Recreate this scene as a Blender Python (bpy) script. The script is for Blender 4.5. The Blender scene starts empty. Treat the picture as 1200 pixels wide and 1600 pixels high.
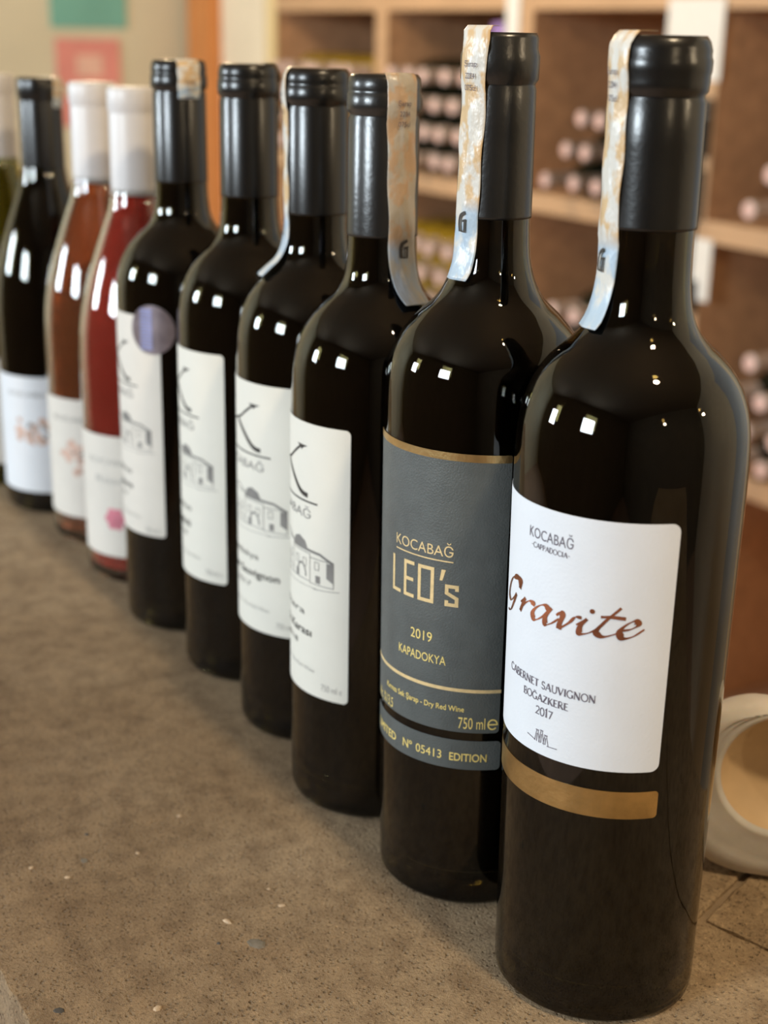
import bpy, bmesh, math, random
import numpy as np
from mathutils import Matrix, Vector
random.seed(7)
SC = bpy.context.scene
COL = SC.collection

# ------------------------------------------------------------------ camera
F_PX, PITCH, ROLL, CAM_H = 2232.64, 0.3220516, 0.0203118, 0.3313745
fw = Vector((0, math.cos(PITCH), -math.sin(PITCH)))
r0 = Vector((1, 0, 0)); u0 = r0.cross(fw)
rr = math.cos(ROLL) * r0 + math.sin(ROLL) * u0
uu = -math.sin(ROLL) * r0 + math.cos(ROLL) * u0
cam_d = bpy.data.cameras.new('camera'); cam = bpy.data.objects.new('camera', cam_d); COL.objects.link(cam)
mw = Matrix((rr, uu, -fw)).transposed().to_4x4(); mw.translation = (0, 0, CAM_H)
cam.matrix_world = mw
cam_d.sensor_fit = 'HORIZONTAL'; cam_d.sensor_width = 36.0; cam_d.lens = F_PX / 1200 * 36.0
cam_d.clip_start = 0.02; cam_d.clip_end = 60
cam_d.dof.use_dof = True; cam_d.dof.focus_distance = 0.505; cam_d.dof.aperture_fstop = 11.5
SC.camera = cam

# ------------------------------------------------------------------ view, world, lights
SC.view_settings.view_transform = 'Standard'; SC.view_settings.look = 'None'
SC.view_settings.exposure = 0.25; SC.view_settings.gamma = 1.0; SC.view_settings.use_curve_mapping = False
world = bpy.data.worlds.new('sky'); SC.world = world; world.use_nodes = True
world.node_tree.nodes['Background'].inputs[0].default_value = (0.75, 0.86, 1.0, 1)
world.node_tree.nodes['Background'].inputs[1].default_value = 1.0
# the room runs along u (parallel to the rack and the row of bottles); m points to the rack
UX, UY = 0.5263, -0.8503
RA = math.atan2(UY, UX)
def W(u, m, z=0.0): return Vector((u * UX - m * UY, u * UY + m * UX, z))
FLOOR, CEIL = -0.98, 1.85
WIN_M = -2.6
WINDOWS = [(-0.60, 0.16, 0.55, 1.25), (-3.10, -2.40, 0.40, 1.15)]
def area(name, loc, direction, sx, sy, power, color):
    d = bpy.data.lights.new(name, 'AREA'); d.shape = 'RECTANGLE'; d.size = sx; d.size_y = sy
    d.energy = power; d.color = color
    o = bpy.data.objects.new(name, d); COL.objects.link(o)
    o.location = loc; o.rotation_euler = Vector(direction).to_track_quat('-Z', 'Y').to_euler()
    return o
for i, ((a, b, z0, z1), pw) in enumerate(zip(WINDOWS, (58, 66))):
    area('window_daylight', W((a + b) / 2, WIN_M + 0.03, (z0 + z1) / 2), W(0, 1, 0), b - a - .1, z1 - z0 - .1, pw, (0.82, 0.93, 1.0))
def add_unseen_bulb(u, m, z, power, rad=0.03, color=(1.0, 0.78, 0.5)):
    d = bpy.data.lights.new('unseen_bulb', 'POINT'); d.energy = power; d.shadow_soft_size = rad; d.color = color
    o = bpy.data.objects.new('unseen_bulb', d); COL.objects.link(o); o.location = W(u, m, z)
add_unseen_bulb(1.15, 0.05, 0.80, 5); add_unseen_bulb(0.85, 1.15, 0.75, 8)
add_unseen_bulb(0.05, 0.30, 1.05, 20, .04); add_unseen_bulb(-2.7, 1.0, 0.95, 20); add_unseen_bulb(-1.6, 1.1, 1.6, 8)  # unseen bulbs, added to brighten the counter and the rack

# ------------------------------------------------------------------ materials
MATS = {}
def nd(t, kind, **kw):
    n = t.nodes.new(kind)
    for k, v in kw.items(): setattr(n, k, v)
    return n
def mat(name, col, rough=0.5, metal=0.0, var=0.08, vscale=60.0, bump=0.0, bscale=200.0, trans=0.0, ior=1.5, sss=0.0, coat=0.0, spec=0.5, stretch=(1, 1, 1), detail=4):
    m = bpy.data.materials.new(name); m.use_nodes = True; t = m.node_tree
    p = t.nodes['Principled BSDF']
    p.inputs['Roughness'].default_value = rough; p.inputs['Metallic'].default_value = metal
    p.inputs['Transmission Weight'].default_value = trans; p.inputs['IOR'].default_value = ior
    p.inputs['Specular IOR Level'].default_value = spec; p.inputs['Coat Weight'].default_value = coat
    if sss: p.inputs['Subsurface Weight'].default_value = sss; p.inputs['Subsurface Radius'].default_value = (.02, .012, .006); p.inputs['Subsurface Scale'].default_value = .6
    tc = nd(t, 'ShaderNodeTexCoord'); mp = nd(t, 'ShaderNodeMapping'); mp.inputs['Scale'].default_value = stretch
    t.links.new(tc.outputs['Object'], mp.inputs['Vector'])
    nz = nd(t, 'ShaderNodeTexNoise'); nz.inputs['Scale'].default_value = vscale; nz.inputs['Detail'].default_value = detail
    t.links.new(mp.outputs[0], nz.inputs['Vector'])
    rp = nd(t, 'ShaderNodeValToRGB')
    rp.color_ramp.elements[0].position = .3; rp.color_ramp.elements[1].position = .7
    rp.color_ramp.elements[0].color = tuple(c * (1 - var) for c in col) + (1,)
    rp.color_ramp.elements[1].color = tuple(min(1, c * (1 + var)) for c in col) + (1,)
    t.links.new(nz.outputs['Fac'], rp.inputs[0]); t.links.new(rp.outputs[0], p.inputs['Base Color'])
    if bump:
        bn = nd(t, 'ShaderNodeTexNoise'); bn.inputs['Scale'].default_value = bscale; bn.inputs['Detail'].default_value = 3
        t.links.new(mp.outputs[0], bn.inputs['Vector'])
        bp = nd(t, 'ShaderNodeBump'); bp.inputs['Strength'].default_value = bump; bp.inputs['Distance'].default_value = .001
        t.links.new(bn.outputs['Fac'], bp.inputs['Height']); t.links.new(bp.outputs[0], p.inputs['Normal'])
    MATS[name] = m
    return m
mat('dark_glass', (0.09, 0.075, 0.030), 0.015, trans=1.0, ior=1.5, var=.05)
mat('red_wine', (0.004, 0.0012, 0.0012), 0.08, var=.2)
mat('clear_glass', (0.93, 0.95, 0.92), 0.01, trans=1.0, var=.02)
mat('rose_wine', (0.62, 0.055, 0.04), 0.05, trans=.55, ior=1.34, var=.04)
mat('pink_wine', (0.66, 0.20, 0.08), 0.05, trans=.85, ior=1.34, var=.04)
mat('green_glass', (0.55, 0.55, 0.12), 0.015, trans=1.0, var=.05)
mat('white_wine', (0.35, 0.30, 0.02), 0.05, trans=.6, ior=1.34, var=.05)
mat('black_capsule', (0.005, 0.005, 0.005), 0.27, var=.2, bump=.05, bscale=600, spec=.6)
mat('charcoal_capsule', (0.009, 0.009, 0.009), 0.28, var=.15, bump=.08, bscale=500, spec=.7)
mat('white_capsule', (0.66, 0.64, 0.64), 0.4, var=.03)
mat('white_paper', (0.74, 0.77, 0.82), 0.6, var=.02, bump=.10, bscale=900)
mat('cream_paper', (0.73, 0.71, 0.64), 0.6, var=.02, bump=.08, bscale=900)
mat('warm_paper', (0.70, 0.66, 0.60), 0.6, var=.03, bump=.08, bscale=900)
mat('charcoal_paper', (0.092, 0.103, 0.102), 0.42, var=.10, vscale=120, bump=.25, bscale=1500)
mat('gold_foil', (0.62, 0.43, 0.19), 0.34, metal=1.0, var=.22, vscale=90, bump=.15, bscale=500)
mat('gold_print', (0.88, 0.68, 0.36), 0.42, metal=.35, var=.10, vscale=500)
mat('yellow_print', (0.92, 0.72, 0.24), 0.5, metal=.1, var=.05)
mat('copper_foil', (0.55, 0.24, 0.15), 0.22, metal=.9, var=.35, vscale=120)
mat('grey_ink', (0.13, 0.11, 0.14), 0.6, var=.1)
mat('black_ink', (0.03, 0.025, 0.022), 0.6, var=.1)
mat('sketch_ink', (0.22, 0.21, 0.20), 0.7, var=.2)
mat('pale_ink', (0.42, 0.41, 0.39), 0.7, var=.1)
mat('pink_ink', (0.62, 0.20, 0.26), 0.7, var=.2)
mat('peach_ink', (0.62, 0.42, 0.34), 0.7, var=.25, vscale=150)
mat('medal_foil', (0.42, 0.36, 0.40), 0.3, metal=.9, var=.25, vscale=120)
mat('medal_blue', (0.38, 0.40, 0.68), 0.35, metal=.6, var=.15, vscale=150)
mat('rack_wood', (0.56, 0.325, 0.18), 0.5, var=.16, vscale=5, stretch=(1, 8, 8), bump=.1, bscale=60)
mat('rack_edge', (0.58, 0.36, 0.20), 0.5, var=.10, vscale=6, stretch=(1, 6, 6))
mat('lit_edge_wood', (0.86, 0.68, 0.36), 0.5, var=.08, vscale=6, stretch=(6, 6, 1))
mat('orange_wood', (0.62, 0.235, 0.065), 0.45, var=.15, vscale=8, stretch=(8, 8, 1))
mat('plaster_cream', (0.86, 0.76, 0.58), 0.85, var=.05, vscale=6, bump=.2, bscale=40)
mat('plaster_beige', (0.66, 0.62, 0.46), 0.85, var=.07, vscale=3, bump=.2, bscale=40)
mat('ceiling_paint', (0.22, 0.17, 0.12), 0.9, var=.04, vscale=3)
mat('wall_stone', (0.20, 0.165, 0.12), 0.9, var=.15, vscale=4, bump=.4, bscale=30)
mat('floor_stone', (0.60, 0.42, 0.31), 0.7, var=.12, vscale=4, bump=.2, bscale=50)
mat('door_paint', (0.50, 0.57, 0.66), 0.5, var=.03, vscale=4)
mat('black_metal', (0.012, 0.012, 0.012), 0.4, var=.1)
mat('grey_metal', (0.35, 0.34, 0.32), 0.4, metal=.5, var=.1)
mat('card_white', (0.85, 0.82, 0.76), 0.7, var=.03)
mat('card_purple', (0.40, 0.25, 0.60), 0.7, var=.05)
mat('card_teal', (0.18, 0.45, 0.38), 0.7, var=.10, vscale=8)
mat('card_pink', (0.75, 0.30, 0.26), 0.7, var=.12, vscale=8)
mat('card_blush', (0.80, 0.52, 0.42), 0.7, var=.08, vscale=8)
mat('wax', (0.60, 0.56, 0.51), 0.45, var=.10, vscale=60, bump=.5, bscale=70, sss=.35)
mat('wax_hollow', (0.62, 0.44, 0.25), 0.55, var=.10, vscale=40, bump=.2, bscale=60)
mat('rack_glass_dark', (0.012, 0.014, 0.008), 0.08, var=.2)
mat('rack_glass_gold', (0.36, 0.23, 0.02), 0.10, var=.25, vscale=20)
mat('pale_capsule', (0.72, 0.60, 0.55), 0.45, var=.05)
mat('pale_end', (0.80, 0.52, 0.46), 0.5, var=.05)
mat('grey_capsule', (0.40, 0.33, 0.30), 0.45, var=.05)
mat('mortar', (0.30, 0.22, 0.14), 0.9, var=.2, vscale=80, bump=.5, bscale=300)
mat('pebble_pale', (0.50, 0.38, 0.26), 0.8, var=.2, vscale=300)
mat('pebble_dark', (0.06, 0.055, 0.05), 0.8, var=.2, vscale=300)
mat('pebble_blue', (0.17, 0.15, 0.12), 0.8, var=.3, vscale=200)

def stone_mat():
    m = bpy.data.materials.new('counter_stone'); m.use_nodes = True; t = m.node_tree; p = t.nodes['Principled BSDF']
    p.inputs['Roughness'].default_value = .72; p.inputs['Specular IOR Level'].default_value = .35
    tc = nd(t, 'ShaderNodeTexCoord'); L = t.links.new
    def noise(sc, det=5, ro=.6):
        n = nd(t, 'ShaderNodeTexNoise'); n.inputs['Scale'].default_value = sc; n.inputs['Detail'].default_value = det; n.inputs['Roughness'].default_value = ro
        L(tc.outputs['Object'], n.inputs['Vector']); return n.outputs['Fac']
    def ramp(fac, stops):
        r = nd(t, 'ShaderNodeValToRGB'); e = r.color_ramp.elements
        while len(e) < len(stops): e.new(.5)
        for k, (ps, c) in enumerate(stops): e[k].position = ps; e[k].color = c + (1,)
        L(fac, r.inputs[0]); return r.outputs[0]
    def mix(a, b, f, mode='MIX'):
        x = nd(t, 'ShaderNodeMix', data_type='RGBA', blend_type=mode)
        if isinstance(f, float): x.inputs[0].default_value = f
        else: L(f, x.inputs[0])
        L(a, x.inputs[6]); L(b, x.inputs[7]); return x.outputs[2]
    base = ramp(noise(9, 6), [(.3, (.37, .255, .145)), (.5, (.455, .33, .20)), (.72, (.53, .40, .26))])
    mott = ramp(noise(70, 5, .7), [(.3, (.62, .58, .54)), (.55, (1, 1, 1)), (.8, (1.25, 1.22, 1.18))])
    c = mix(base, mott, 1.0, 'MULTIPLY')
    sp = ramp(noise(620, 4), [(.30, (.30, .26, .22)), (.45, (1, 1, 1)), (.60, (1, 1, 1)), (.72, (1.6, 1.52, 1.45))])
    c = mix(c, sp, .9, 'MULTIPLY')
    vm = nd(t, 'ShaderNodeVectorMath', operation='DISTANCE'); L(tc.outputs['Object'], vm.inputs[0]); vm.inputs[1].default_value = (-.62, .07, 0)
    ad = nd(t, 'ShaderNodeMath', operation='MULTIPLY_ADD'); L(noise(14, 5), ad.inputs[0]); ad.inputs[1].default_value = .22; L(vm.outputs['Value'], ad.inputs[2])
    st = ramp(ad.outputs[0], [(.14, (.50, .43, .35)), (.42, (1, 1, 1))])  # shade at the front left of the counter, put into the stone colour
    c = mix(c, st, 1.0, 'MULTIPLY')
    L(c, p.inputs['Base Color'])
    v = nd(t, 'ShaderNodeTexVoronoi'); v.inputs['Scale'].default_value = 430; L(tc.outputs['Object'], v.inputs['Vector'])
    pits = ramp(v.outputs['Distance'], [(.10, (0, 0, 0)), (.32, (1, 1, 1))])
    gate = ramp(noise(220, 3), [(.42, (1, 1, 1)), (.56, (0, 0, 0))])
    a = nd(t, 'ShaderNodeMath', operation='MAXIMUM'); L(pits, a.inputs[0]); L(gate, a.inputs[1])
    h = nd(t, 'ShaderNodeMath', operation='MULTIPLY_ADD'); L(noise(900, 4, .7), h.inputs[0]); h.inputs[1].default_value = 1.1; L(a.outputs[0], h.inputs[2])
    b = nd(t, 'ShaderNodeBump'); b.inputs['Strength'].default_value = 1.0; b.inputs['Distance'].default_value = .0016
    L(h.outputs[0], b.inputs['Height']); L(b.outputs[0], p.inputs['Normal'])
    MATS['counter_stone'] = m
stone_mat()

def strip_mat(name, tan, pale, blue, cut):
    # paper revenue strip: marbled tan and pale print, light blue lower end; UV v runs 0 (top) to 1 (bottom)
    m = bpy.data.materials.new(name); m.use_nodes = True; t = m.node_tree; p = t.nodes['Principled BSDF']; L = t.links.new
    p.inputs['Roughness'].default_value = .32
    tc = nd(t, 'ShaderNodeTexCoord'); mp = nd(t, 'ShaderNodeMapping'); mp.inputs['Scale'].default_value = (1.6, 7, 1); L(tc.outputs['UV'], mp.inputs[0])
    n = nd(t, 'ShaderNodeTexNoise'); n.inputs['Scale'].default_value = 1.3; n.inputs['Detail'].default_value = 4; L(mp.outputs[0], n.inputs[0])
    r = nd(t, 'ShaderNodeValToRGB'); e = r.color_ramp.elements
    e[0].position = .44; e[0].color = tan + (1,); e[1].position = .54; e[1].color = pale + (1,)
    L(n.outputs['Fac'], r.inputs[0])
    r2 = nd(t, 'ShaderNodeValToRGB'); e = r2.color_ramp.elements
    e[0].position = .46; e[0].color = blue + (1,); e[1].position = .6; e[1].color = pale + (1,)
    L(n.outputs['Fac'], r2.inputs[0])
    sx = nd(t, 'ShaderNodeSeparateXYZ'); L(tc.outputs['UV'], sx.inputs[0])
    s = nd(t, 'ShaderNodeMapRange'); s.inputs['From Min'].default_value = cut - .03; s.inputs['From Max'].default_value = cut + .03; L(sx.outputs['Y'], s.inputs['Value'])
    x = nd(t, 'ShaderNodeMix', data_type='RGBA'); L(s.outputs[0], x.inputs[0]); L(r.outputs[0], x.inputs[6]); L(r2.outputs[0], x.inputs[7])
    L(x.outputs[2], p.inputs['Base Color'])
    bn = nd(t, 'ShaderNodeTexNoise'); bn.inputs['Scale'].default_value = 3; L(mp.outputs[0], bn.inputs[0])
    b = nd(t, 'ShaderNodeBump'); b.inputs['Strength'].default_value = .4; b.inputs['Distance'].default_value = .001
    L(bn.outputs['Fac'], b.inputs['Height']); L(b.outputs[0], p.inputs['Normal'])
    MATS[name] = m
strip_mat('tax_paper', (.60, .42, .23), (.64, .62, .57), (.40, .51, .62), .70)
strip_mat('tax_paper_brown', (.46, .31, .19), (.42, .37, .30), (.34, .38, .43), .74)

# ------------------------------------------------------------------ mesh helpers
def mesh_obj(name, verts, faces, material, parent=None, smooth=False, mats=None, fmat=None, uv=None):
    me = bpy.data.meshes.new(name)
    me.from_pydata([tuple(v) for v in verts], [], faces)
    if mats:
        for k in mats: me.materials.append(MATS[k])
        me.polygons.foreach_set('material_index', fmat)
    else: me.materials.append(MATS[material])
    if smooth: me.polygons.foreach_set('use_smooth', [True] * len(me.polygons))
    if uv is not None:
        l = me.uv_layers.new(name='UVMap')
        for lp in me.loops: l.data[lp.index].uv = uv[lp.vertex_index]
    me.update()
    return link(name, me, parent)
def link(name, me, parent=None):
    o = bpy.data.objects.new(name, me); COL.objects.link(o)
    if parent is not None: o.parent = parent
    return o
def tag(o, label=None, cat=None, group=None, kind=None):
    if label: o['label'] = label
    if cat: o['category'] = cat
    if group: o['group'] = group
    if kind: o['kind'] = kind
    return o
def empty(name, loc, rz, label, cat, group=None):
    o = bpy.data.objects.new(name, None); COL.objects.link(o); o.empty_display_size = .03
    o.location = loc; o.rotation_euler = (0, 0, rz)
    return tag(o, label, cat, group)
def box_vf(x0, x1, y0, y1, z0, z1, off=0):
    v = [(x0, y0, z0), (x1, y0, z0), (x1, y1, z0), (x0, y1, z0), (x0, y0, z1), (x1, y0, z1), (x1, y1, z1), (x0, y1, z1)]
    f = [(0, 3, 2, 1), (4, 5, 6, 7), (0, 1, 5, 4), (1, 2, 6, 5), (2, 3, 7, 6), (3, 0, 4, 7)]
    return v, [tuple(i + off for i in q) for q in f]
def boxes(name, lst, material, parent=None, room=True, bevel=0.0):
    V, Fc = [], []
    for b in lst:
        v, f = box_vf(*b, off=len(V)); V += v; Fc += f
    o = mesh_obj(name, V, Fc, material, parent)
    if room and parent is None: o.rotation_euler = (0, 0, RA)
    if bevel:
        md = o.modifiers.new('bevel', 'BEVEL'); md.width = bevel; md.segments = 2
    return o
def lathe(prof, seg=96, closed=False):
    # prof: list of (r, z); r == 0 makes a pole
    V, Fc, rows = [], [], []
    for r, z in prof:
        if r < 1e-6: rows.append([len(V)]); V.append((0, 0, z))
        else:
            rows.append(list(range(len(V), len(V) + seg)))
            V += [(r * math.cos(2 * math.pi * k / seg), r * math.sin(2 * math.pi * k / seg), z) for k in range(seg)]
    for a, b in zip(rows, rows[1:]):
        for k in range(seg):
            k2 = (k + 1) % seg
            if len(a) == 1 and len(b) == 1: continue
            if len(a) == 1: Fc.append((a[0], b[k2], b[k]))
            elif len(b) == 1: Fc.append((a[k], a[k2], b[0]))
            else: Fc.append((a[k], a[k2], b[k2], b[k]))
    return V, Fc
def smooth_prof(p, n=6):
    # centripetal-ish Catmull-Rom through the points
    p = [np.array(q, float) for q in p]; out = []
    for i in range(len(p) - 1):
        a = p[i - 1] if i else 2 * p[0] - p[1]; b = p[i]; c = p[i + 1]; d = p[i + 2] if i + 2 < len(p) else 2 * p[-1] - p[-2]
        t1 = max(np.linalg.norm(b - a), 1e-6) ** .5; t2 = t1 + max(np.linalg.norm(c - b), 1e-6) ** .5; t3 = t2 + max(np.linalg.norm(d - c), 1e-6) ** .5
        for k in range(n):
            t = t1 + (t2 - t1) * k / n
            A1 = (t1 - t) / t1 * a + t / t1 * b; A2 = (t2 - t) / (t2 - t1) * b + (t - t1) / (t2 - t1) * c; A3 = (t3 - t) / (t3 - t2) * c + (t - t2) / (t3 - t2) * d
            B1 = (t2 - t) / t2 * A1 + t / t2 * A2; B2 = (t3 - t) / (t3 - t1) * A2 + (t - t1) / (t3 - t1) * A3
            out.append((t2 - t) / (t2 - t1) * B1 + (t - t1) / (t2 - t1) * B2)
    out.append(p[-1]); return [tuple(q) for q in out]

# ------------------------------------------------------------------ 2D lettering (units: mm, x right, y up)
class Flat:
    def __init__(s): s.v = []; s.f = []
    def add(s, v, f):
        o = len(s.v); s.v += [tuple(q) for q in v]; s.f += [tuple(i + o for i in q) for q in f]
    def ribbon(s, pts, w, nib=None, taper=False, closed=False):
        P = [np.array(q, float) for q in pts]; n = len(P); V = []
        for i in range(n):
            a = P[i - 1] if (i or closed) else P[0]; b = P[(i + 1) % n] if (i < n - 1 or closed) else P[-1]
            if not closed and i == 0: t1 = t2 = P[1] - P[0]
            elif not closed and i == n - 1: t1 = t2 = P[-1] - P[-2]
            else: t1 = P[i] - a; t2 = b - P[i]
            t1 = t1 / (np.linalg.norm(t1) + 1e-9); t2 = t2 / (np.linalg.norm(t2) + 1e-9)
            t = t1 + t2; t = t / (np.linalg.norm(t) + 1e-9); nn = np.array((-t[1], t[0]))
            mit = 1 / max(.45, float(np.dot(nn, (-t1[1], t1[0]))))
            ww = w
            if nib is not None:
                ang = math.atan2(t[1], t[0]); ww = w * (.16 + .84 * abs(math.sin(ang - nib)) ** 1.3)
            if taper: ww *= .35 + .65 * min(1, 6 * min(i, n - 1 - i) / n)
            V += [P[i] + nn * ww / 2 * mit, P[i] - nn * ww / 2 * mit]
        k = n if closed else n - 1
        s.add(V, [(2 * i, 2 * i + 1, (2 * i + 3) % (2 * n), (2 * i + 2) % (2 * n)) for i in range(k)])
    def rect(s, x0, y0, x1, y1, n=1):
        V = []
        for i in range(n + 1):
            x = x0 + (x1 - x0) * i / n; V += [(x, y0), (x, y1)]
        s.add(V, [(2 * i, 2 * i + 2, 2 * i + 3, 2 * i + 1) for i in range(n)])
    def disc(s, cx, cy, r, n=20):
        s.add([(cx, cy)] + [(cx + r * math.cos(2 * math.pi * k / n), cy + r * math.sin(2 * math.pi * k / n)) for k in range(n)], [(0, 1 + k, 1 + (k + 1) % n) for k in range(n)])
_txt = {}
def font_mesh(body):
    if body in _txt: return _txt[body]
    cu = bpy.data.curves.new('t', 'FONT'); cu.body = body; cu.size = 1; cu.resolution_u = 4
    o = bpy.data.objects.new('t', cu); COL.objects.link(o)
    dg = bpy.context.evaluated_depsgraph_get(); dg.update()
    me = bpy.data.meshes.new_from_object(o.evaluated_get(dg))
    v = np.array([q.co[:2] for q in me.vertices]) if len(me.vertices) else np.zeros((0, 2)); f = [tuple(p.vertices) for p in me.polygons]
    bpy.data.objects.remove(o); bpy.data.curves.remove(cu); bpy.data.meshes.remove(me)
    _txt[body] = (v, f); return v, f
CAP = None
def text(fl, body, x0, x1, y, h, bold=0.0):
    # fit the line between x0 and x1, baseline y, capital height h
    global CAP
    if CAP is None: CAP = float(font_mesh('H')[0][:, 1].max())
    v, f = font_mesh(body)
    a, b = v[:, 0].min(), v[:, 0].max()
    for k in ([(0, 0)] if not bold else [(-bold, 0), (bold, 0), (0, bold), (0, -bold)]):
        fl.add([(x0 + (p[0] - a) / (b - a) * (x1 - x0) + k[0], y + p[1] / CAP * h + k[1]) for p in v], f)
def arc(cx, cy, rx, ry, a0, a1, n=14):
    return [(cx + rx * math.cos(math.radians(a0 + (a1 - a0) * k / n)), cy + ry * math.sin(math.radians(a0 + (a1 - a0) * k / n))) for k in range(n + 1)]
T, N_ = .21, .105
SERIF = {  # width, strokes (points, weight), serifs (x, y)
 'A': (.86, [([(.08, 0), (.43, 1)], N_), ([(.43, 1), (.78, 0)], T), ([(.2, .33), (.66, .33)], N_)], [(.08, 0), (.78, 0)]),
 'B': (.70, [([(.16, 0), (.16, 1)], T), ([(.16, 1)] + arc(.36, .76, .22, .24, 90, -90) + [(.16, .52)], .11), ([(.16, .52)] + arc(.4, .26, .25, .26, 90, -90) + [(.16, 0)], .12)], [(.1, 0), (.1, 1)]),
 'C': (.84, [(arc(.47, .5, .39, .5, 48, 312, 24), .13)], [(.74, .86), (.74, .14)]),
 'D': (.84, [([(.16, 0), (.16, 1)], T), ([(.16, 1)] + arc(.36, .5, .4, .5, 90, -90) + [(.16, 0)], .12)], [(.1, 0), (.1, 1)]),
 'E': (.66, [([(.16, 0), (.16, 1)], T), ([(.16, .97), (.58, .97)], N_), ([(.16, .52), (.5, .52)], N_), ([(.16, .03), (.62, .03)], N_)], [(.1, 0), (.1, 1)]),
 'G': (.90, [(arc(.47, .5, .39, .5, 48, 300, 24) + [(.74, .08)], .13), ([(.76, .05), (.76, .42)], T)], [(.76, .42), (.74, .86)]),
 'I': (.36, [([(.18, 0), (.18, 1)], T)], [(.18, 0), (.18, 1)]),
 'K': (.80, [([(.16, 0), (.16, 1)], T), ([(.2, .42), (.66, 1)], N_), ([(.32, .55), (.72, 0)], T)], [(.16, 0), (.16, 1), (.66, 1), (.72, 0)]),
 'N': (.88, [([(.14, 0), (.14, 1)], N_), ([(.12, 1), (.74, 0)], T), ([(.74, 0), (.74, 1)], N_)], [(.14, 0), (.1, 1), (.74, 1)]),
 'O': (.94, [(arc(.47, .5, .39, .5, 0, 360, 28), .13)], []),
 'P': (.68, [([(.16, 0), (.16, 1)], T), ([(.16, 1)] + arc(.36, .74, .24, .26, 90, -90) + [(.16, .48)], .11)], [(.16, 0), (.1, 1)]),
 'R': (.78, [([(.16, 0), (.16, 1)], T), ([(.16, 1)] + arc(.36, .75, .22, .25, 90, -90) + [(.16, .5)], .11), ([(.36, .5), (.72, 0)], T)], [(.16, 0), (.1, 1), (.72, 0)]),
 'S': (.62, [(arc(.31, .75, .2, .25, 30, 270, 14) + arc(.31, .25, .22, .25, 88, -150, 14), .13)], [(.47, .86), (.12, .14)]),
 'T': (.74, [([(.37, 0), (.37, 1)], T), ([(.04, .96), (.7, .96)], N_)], [(.37, 0)]),
 'U': (.88, [([(.16, 1), (.16, .4)] + arc(.45, .36, .29, .36, 180, 360) + [(.74, 1)], .13)], [(.16, 1), (.74, 1)]),
 'V': (.84, [([(.06, 1), (.42, 0)], T), ([(.42, 0), (.76, 1)], N_)], [(.06, 1), (.76, 1)]),
 'Z': (.74, [([(.1, .96), (.64, .96)], N_), ([(.62, .96), (.1, .04)], T), ([(.1, .04), (.66, .04)], N_)], []),
 '0': (.70, [(arc(.35, .5, .26, .5, 0, 360, 28), .13)], []),
 '1': (.44, [([(.22, 0), (.22, 1), (.1, .86)], T)], [(.22, 0)]),
 '2': (.62, [(arc(.31, .74, .22, .26, 160, -30, 14) + [(.08, .05), (.58, .05)], .12)], []),
 '7': (.58, [([(.06, .95), (.54, .95), (.2, 0)], .13)], []),
 '-': (.50, [([(.05, .45), (.45, .45)], .1)], []), ' ': (.42, [], [])}
def serif(fl, body, x0, x1, y, h):
    tot = sum(SERIF['G' if c == 'Ğ' else c][0] for c in body); sx = (x1 - x0) / tot; x = x0
    for c in body:
        w, st, sf = SERIF['G' if c == 'Ğ' else c]
        for pts, wt in st: fl.ribbon([(x + p[0] * sx, y + p[1] * h) for p in pts], wt * (sx + h) / 2)
        for q in sf: fl.rect(x + (q[0] - .13) * sx, y + q[1] * h - (.05 * h if q[1] > .5 else 0), x + (q[0] + .13) * sx, y + q[1] * h + (.05 * h if q[1] <= .5 else 0))
        if c == 'Ğ': fl.ribbon([(x + p[0] * sx, y + p[1] * h) for p in arc(.47, 1.28, .18, .14, 200, 340, 8)], .09 * h)
        x += w * sx

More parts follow.
